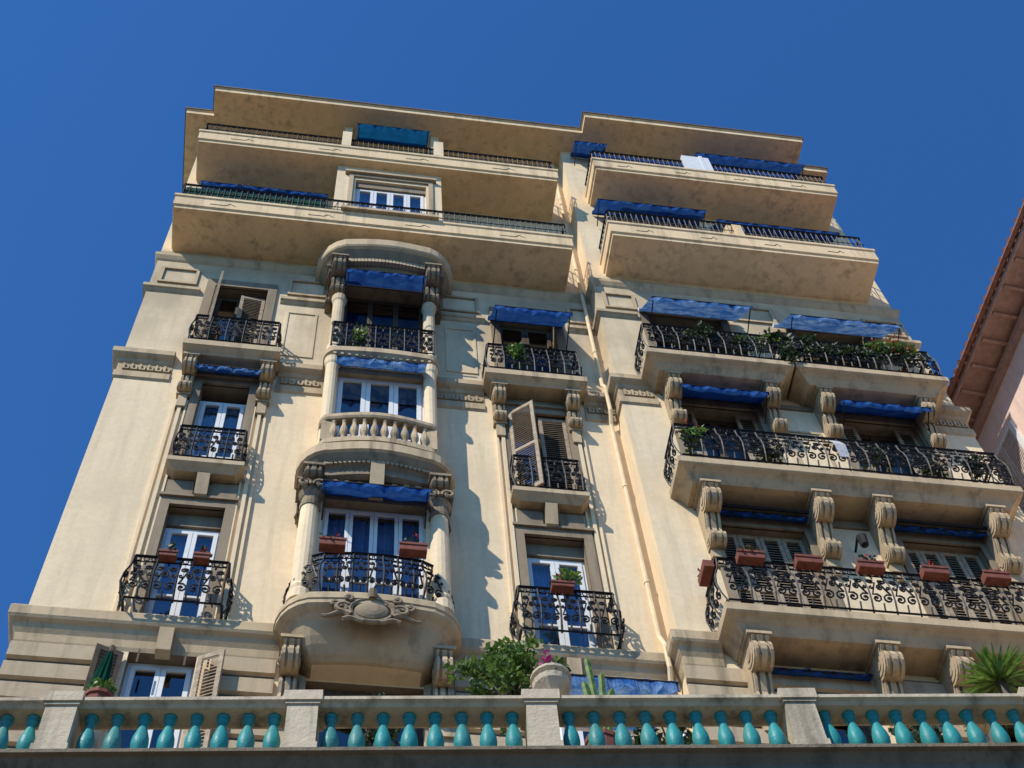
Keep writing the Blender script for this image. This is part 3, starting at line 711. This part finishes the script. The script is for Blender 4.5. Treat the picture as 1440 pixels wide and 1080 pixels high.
es=H.g("eave_boards",'eavew'); box(es,-.68,.0,-7.6,10.6,27.62,27.68); box(es,-.72,-.68,-7.6,10.6,27.55,27.78)
box(es,-.12,-.001,-7,10,27.3,27.5)
y=-7.4
while y<10.5: box(es,-.66,0,y,y+.07,27.52,27.62); y+=.62
tl=H.g("roof_tiles",'tile'); tl.add([(-.78,-7.7,27.80),(-.78,10.7,27.80),(4.5,10.7,29.8),(4.5,-7.7,29.8)],[(0,1,2,3)]); tl.add([(9.78,-7.7,27.80),(9.78,10.7,27.80),(4.5,10.7,29.8),(4.5,-7.7,29.8)],[(0,1,2,3)])
y=-7.7
while y<10.7: tube(tl,[(-.82,y,27.80),(4.5,y,29.82)],.07,6); y+=.22
tube(H.g("gutter",'tile'),[(-.80,-7.7,27.72),(-.80,10.7,27.72)],.06,8)
H.build()

# ================================================================== BALUSTRADE, WALL, TERRACE
ang=math.atan2(-.80,8.25); OR=(-.03,-4.02,0)
S=Obj("stone_balustrade",OR,ang); sb=S.g("rails_and_posts",'bal'); te=S.g("balusters",'teal')
ztop=9.31; zb=8.68
posts=[-5.6,-3.72,-1.84,0,1.86,3.92,5.9,7.9,9.8]
X0,X1=-9.5,14
prismx(sb,[(-.13,ztop-.02),(-.15,ztop-.035),(-.15,ztop-.07),(-.12,ztop-.085),(-.10,ztop-.11),(.10,ztop-.11),(.12,ztop-.085),(.15,ztop-.07),(.15,ztop-.035),(.13,ztop-.02),(0,ztop)],X0,X1)
prismx(sb,[(-.12,zb-.06),(-.12,zb+.02),(-.09,zb+.05),(.09,zb+.05),(.12,zb+.02),(.12,zb-.06)],X0,X1)
ps_all=[-9.36,-7.48]+posts+[11.7,13.6]
for x in ps_all:
    box(sb,x-.12,x+.12,-.135,.135,zb+.045,ztop-.111); box(sb,x-.15,x+.15,-.165,.165,ztop-.085,ztop+.025); box(sb,x-.135,x+.135,-.15,.15,ztop-.113,ztop-.088)
    box(sb,x-.135,x+.135,-.148,.148,zb-.05,zb+.08)
for a,b in zip(ps_all,ps_all[1:]):
    n=round((b-a-.24)/.195)
    for i in range(n): baluster(te,a+.12+(b-a-.24)*(i+.5)/n+U(-.004,.004),0,zb+.05,ztop-.11-zb-.05,1.0*U(.97,1.03),14,TB)
S.build()
W=Obj("retaining_wall",OR,ang); wb=W.g("coping",'base'); ww=W.g("masonry",'base')
prismx(wb,[(-.20,zb-.13),(-.24,zb-.12),(-.24,zb-.085),(-.16,zb-.062),(.3,zb-.062),(.3,zb-.5),(-.13,zb-.5),(-.14,zb-.2)],X0,X1)
box(ww,X0,X1,-.11,.3,-1.6,zb-.501)
W.build()
T=Obj("terrace"); g=T.g("paving",'terr')
c,s=math.cos(ang),math.sin(ang)
def L(x,y): return (OR[0]+x*c-y*s,OR[1]+x*s+y*c)
pl=[L(X0,.28),L(X1,.28),(18,14),(-14,14)]
g.add([(x,y,8.63) for x,y in pl],[(0,1,2,3)]); T.build()
GR=Obj("ground"); GR.g("street",'ground').add([(-400,-400,-1.6),(400,-400,-1.6),(400,400,-1.6),(-400,400,-1.6)],[(0,1,2,3)]); GR.build()
PV=Obj("pavement"); box(PV.g("slabs",'terr'),-30,30,-7.2,-3.2,-1.6,-1.48); PV.build()

def urn(x,y,z,s=1):
    B=Obj("urn_planter",(x,y,z)); lathe(B.g('urn','bal'),0,0,[(.10*s,0),(.10*s,.03*s),(.05*s,.06*s),(.04*s,.10*s),(.10*s,.15*s),(.17*s,.24*s),(.18*s,.30*s),(.15*s,.33*s),(.19*s,.36*s),(.19*s,.39*s)],16)
    leaves(B.g('foliage','leafd'),(0,0,.44*s),(.14,.12,.08),110,.08,5); leaves(B.g('flowers','pink'),(0,-.08,.60*s),(.08,.08,.07),16,.06,2)
    tube(B.g('stems','leaf'),[(0,0,.3*s),(.02,-.05,.6*s)],.008,4); B.build()
q=L(1.98,.02); urn(q[0],q[1],ztop+.02,.90)
def shrub(x,y,z,r,h,n,mat='leaf',ls=.075,zr=8.63,nb=26):
    B=Obj("shrub",(x,y,z)); bw_=B.g('branches','woodd'); tube(bw_,[(0,0,zr-z),(0.03,0,(zr-z)*.5),(0,0,0)],[.04,.03,.02],6)
    lf=B.g('foliage',mat)
    for i in range(nb):
        a=U(0,6.28); e=Vector((math.cos(a)*r*U(.3,1),math.sin(a)*r*U(.3,.8),h*U(-.3,1)))
        tube(bw_,[(0,0,-.3*U(0,1)),e*.5+Vector((0,0,.05)),e],[.014,.009,.004],4)
        leaves(lf,e,(r*.24,r*.24,h*.15),n//nb,ls)
    B.build()
q=L(1.72,.75); shrub(q[0],q[1],10.30,.48,.48,2100,ls=.06,nb=44)
q=L(.55,.5); shrub(q[0],q[1],9.5,.22,.35,260,'leafd')
q=L(3.0,.6); shrub(q[0],q[1],9.4,.3,.4,400,'leafd')
q=L(5.2,.6); shrub(q[0],q[1],9.4,.25,.35,300,'leafd')
def topi(x,y,z):
    B=Obj("potted_topiary",(x,y,z)); lathe(B.g('pot','terra'),0,0,[(.09,-.35),(.12,-.1),(.135,-.1),(.135,-.06)],12); leaves(B.g('foliage','leaf'),(0,0,.02),(.13,.13,.09),420,.04)
    lathe(B.g('stand','bal'),0,0,[(.12,8.63-z),(.10,-.4),(.13,-.36)],12); B.build()
q=L(-1.72,.35); topi(q[0],q[1],9.90)
def cactus(x,y,z):
    B=Obj("cactus",(x,y,z)); g=B.g('stems','leaf')
    lathe(B.g('pot','terra'),0,0,[(.10,8.63-z),(.14,-.8),(.15,-.8),(.15,-.75)],12)
    for dx,h,t in((0,.35,-.05),(.07,.15,.05),(-.06,.02,-.04),(.12,-.05,.1)): tube(g,[(dx*.5,0,-.78),(dx,0,-.2),(dx+t*.4,0,h-.05),(dx+t*.5,0,h)],[.03,.035,.032,.01],6)
    B.build()
q=L(2.43,.6); cactus(q[0],q[1],10.32)
def yucca(x,y,z,r,n=120):
    B=Obj("yucca_palm",(x,y,z)); tube(B.g('trunk','woodd'),[(0,0,8.63-z),(.02,0,-.5),(0,0,0)],[.07,.06,.05],8); g=B.g('fronds','leaf')
    for _ in range(n):
        a=U(0,6.28); el=U(-.5,1.35); d=Vector((math.cos(a)*math.cos(el),math.sin(a)*math.cos(el),math.sin(el))); s=d.cross(Vector((0,0,1))).normalized()*.018
        p1=d*r*.5; p2=d*r+Vector((0,0,-r*.15)); g.add([-s,s,p1+s*1.1,p1-s*1.1,p2],[(0,1,2,3),(3,2,4)])
    B.build()
q=L(6.28,.9); yucca(q[0],q[1],10.68,.44)
PU=Obj("closed_patio_umbrella",(-1.98,-2.2,.40))
tube(PU.g('pole','woodd'),[(0,0,8.24),(0,0,11.75)],.025,6)
cg=PU.g('canvas','gcloth')
vs=[];fs=[];n=20
for j,(z,r) in enumerate(((11.7,.015),(11.5,.04),(11.0,.08),(10.5,.11),(10.2,.14))):
    for k in range(n): a=2*pi*k/n; rr=r*(1+.3*(k%2)); vs.append((rr*math.cos(a)+(11.7-z)*-.06,rr*math.sin(a),z))
for j in range(4):
    for k in range(n): fs.append((j*n+k,j*n+(k+1)%n,(j+1)*n+(k+1)%n,(j+1)*n+k))
cg.add(vs,fs); PU.build()
AW=Obj("terrace_awning"); awning(AW,2.55,3.95,-.6,13.25,1.2,.50,'lblue',.22)
for x in(2.6,3.9): tube(AW.g('posts','white'),[(x,-1.75,8.63),(x,-1.75,12.73)],.03,6)
AW.build()

# ================================================================== CAMERA, LIGHT, WORLD
f=2120.
Xc=Vector((18500,-1776,-f)).normalized(); Zc=Vector((-133,1147,-f)); Zc=(Zc-Xc*Zc.dot(Xc)).normalized(); Yc=Zc.cross(Xc)
R=Matrix((Xc,Yc,Zc))
cam=bpy.data.cameras.new("camera"); cam.sensor_width=36; cam.lens=f/1440*36; cam.clip_end=2000
co=bpy.data.objects.new("camera",cam); co.matrix_world=Matrix.Translation((0,-12,0))@R.to_4x4(); COL.objects.link(co); SC.camera=co
el=math.radians(46); az=math.radians(49)
sdir=Vector((-math.sin(az)*math.cos(el),-math.cos(az)*math.cos(el),math.sin(el)))
sun=bpy.data.lights.new("sun",'SUN'); sun.energy=5; sun.angle=math.radians(.5); sun.color=(1,.935,.82)
so=bpy.data.objects.new("sun",sun); so.rotation_euler=sdir.to_track_quat('Z','Y').to_euler(); COL.objects.link(so)
w=bpy.data.worlds.new("World"); SC.world=w; w.use_nodes=True; nt=w.node_tree
bg=nt.nodes["Background"]; sky=nt.nodes.new("ShaderNodeTexSky"); sky.sky_type='NISHITA'; sky.sun_disc=False
sky.sun_elevation=el; sky.sun_rotation=pi+az; sky.air_density=1.0; sky.dust_density=0.; sky.ozone_density=3.0
mx=nt.nodes.new("ShaderNodeMix"); mx.data_type='RGBA'; mx.blend_type='MULTIPLY'; mx.inputs[0].default_value=1.
nt.links.new(sky.outputs[0],mx.inputs[6]); mx.inputs[7].default_value=(.42,.97,1.55,1)
nt.links.new(mx.outputs[2],bg.inputs[0]); bg.inputs[1].default_value=.11
SC.view_settings.view_transform='Standard'; SC.view_settings.look='None'; SC.view_settings.exposure=0
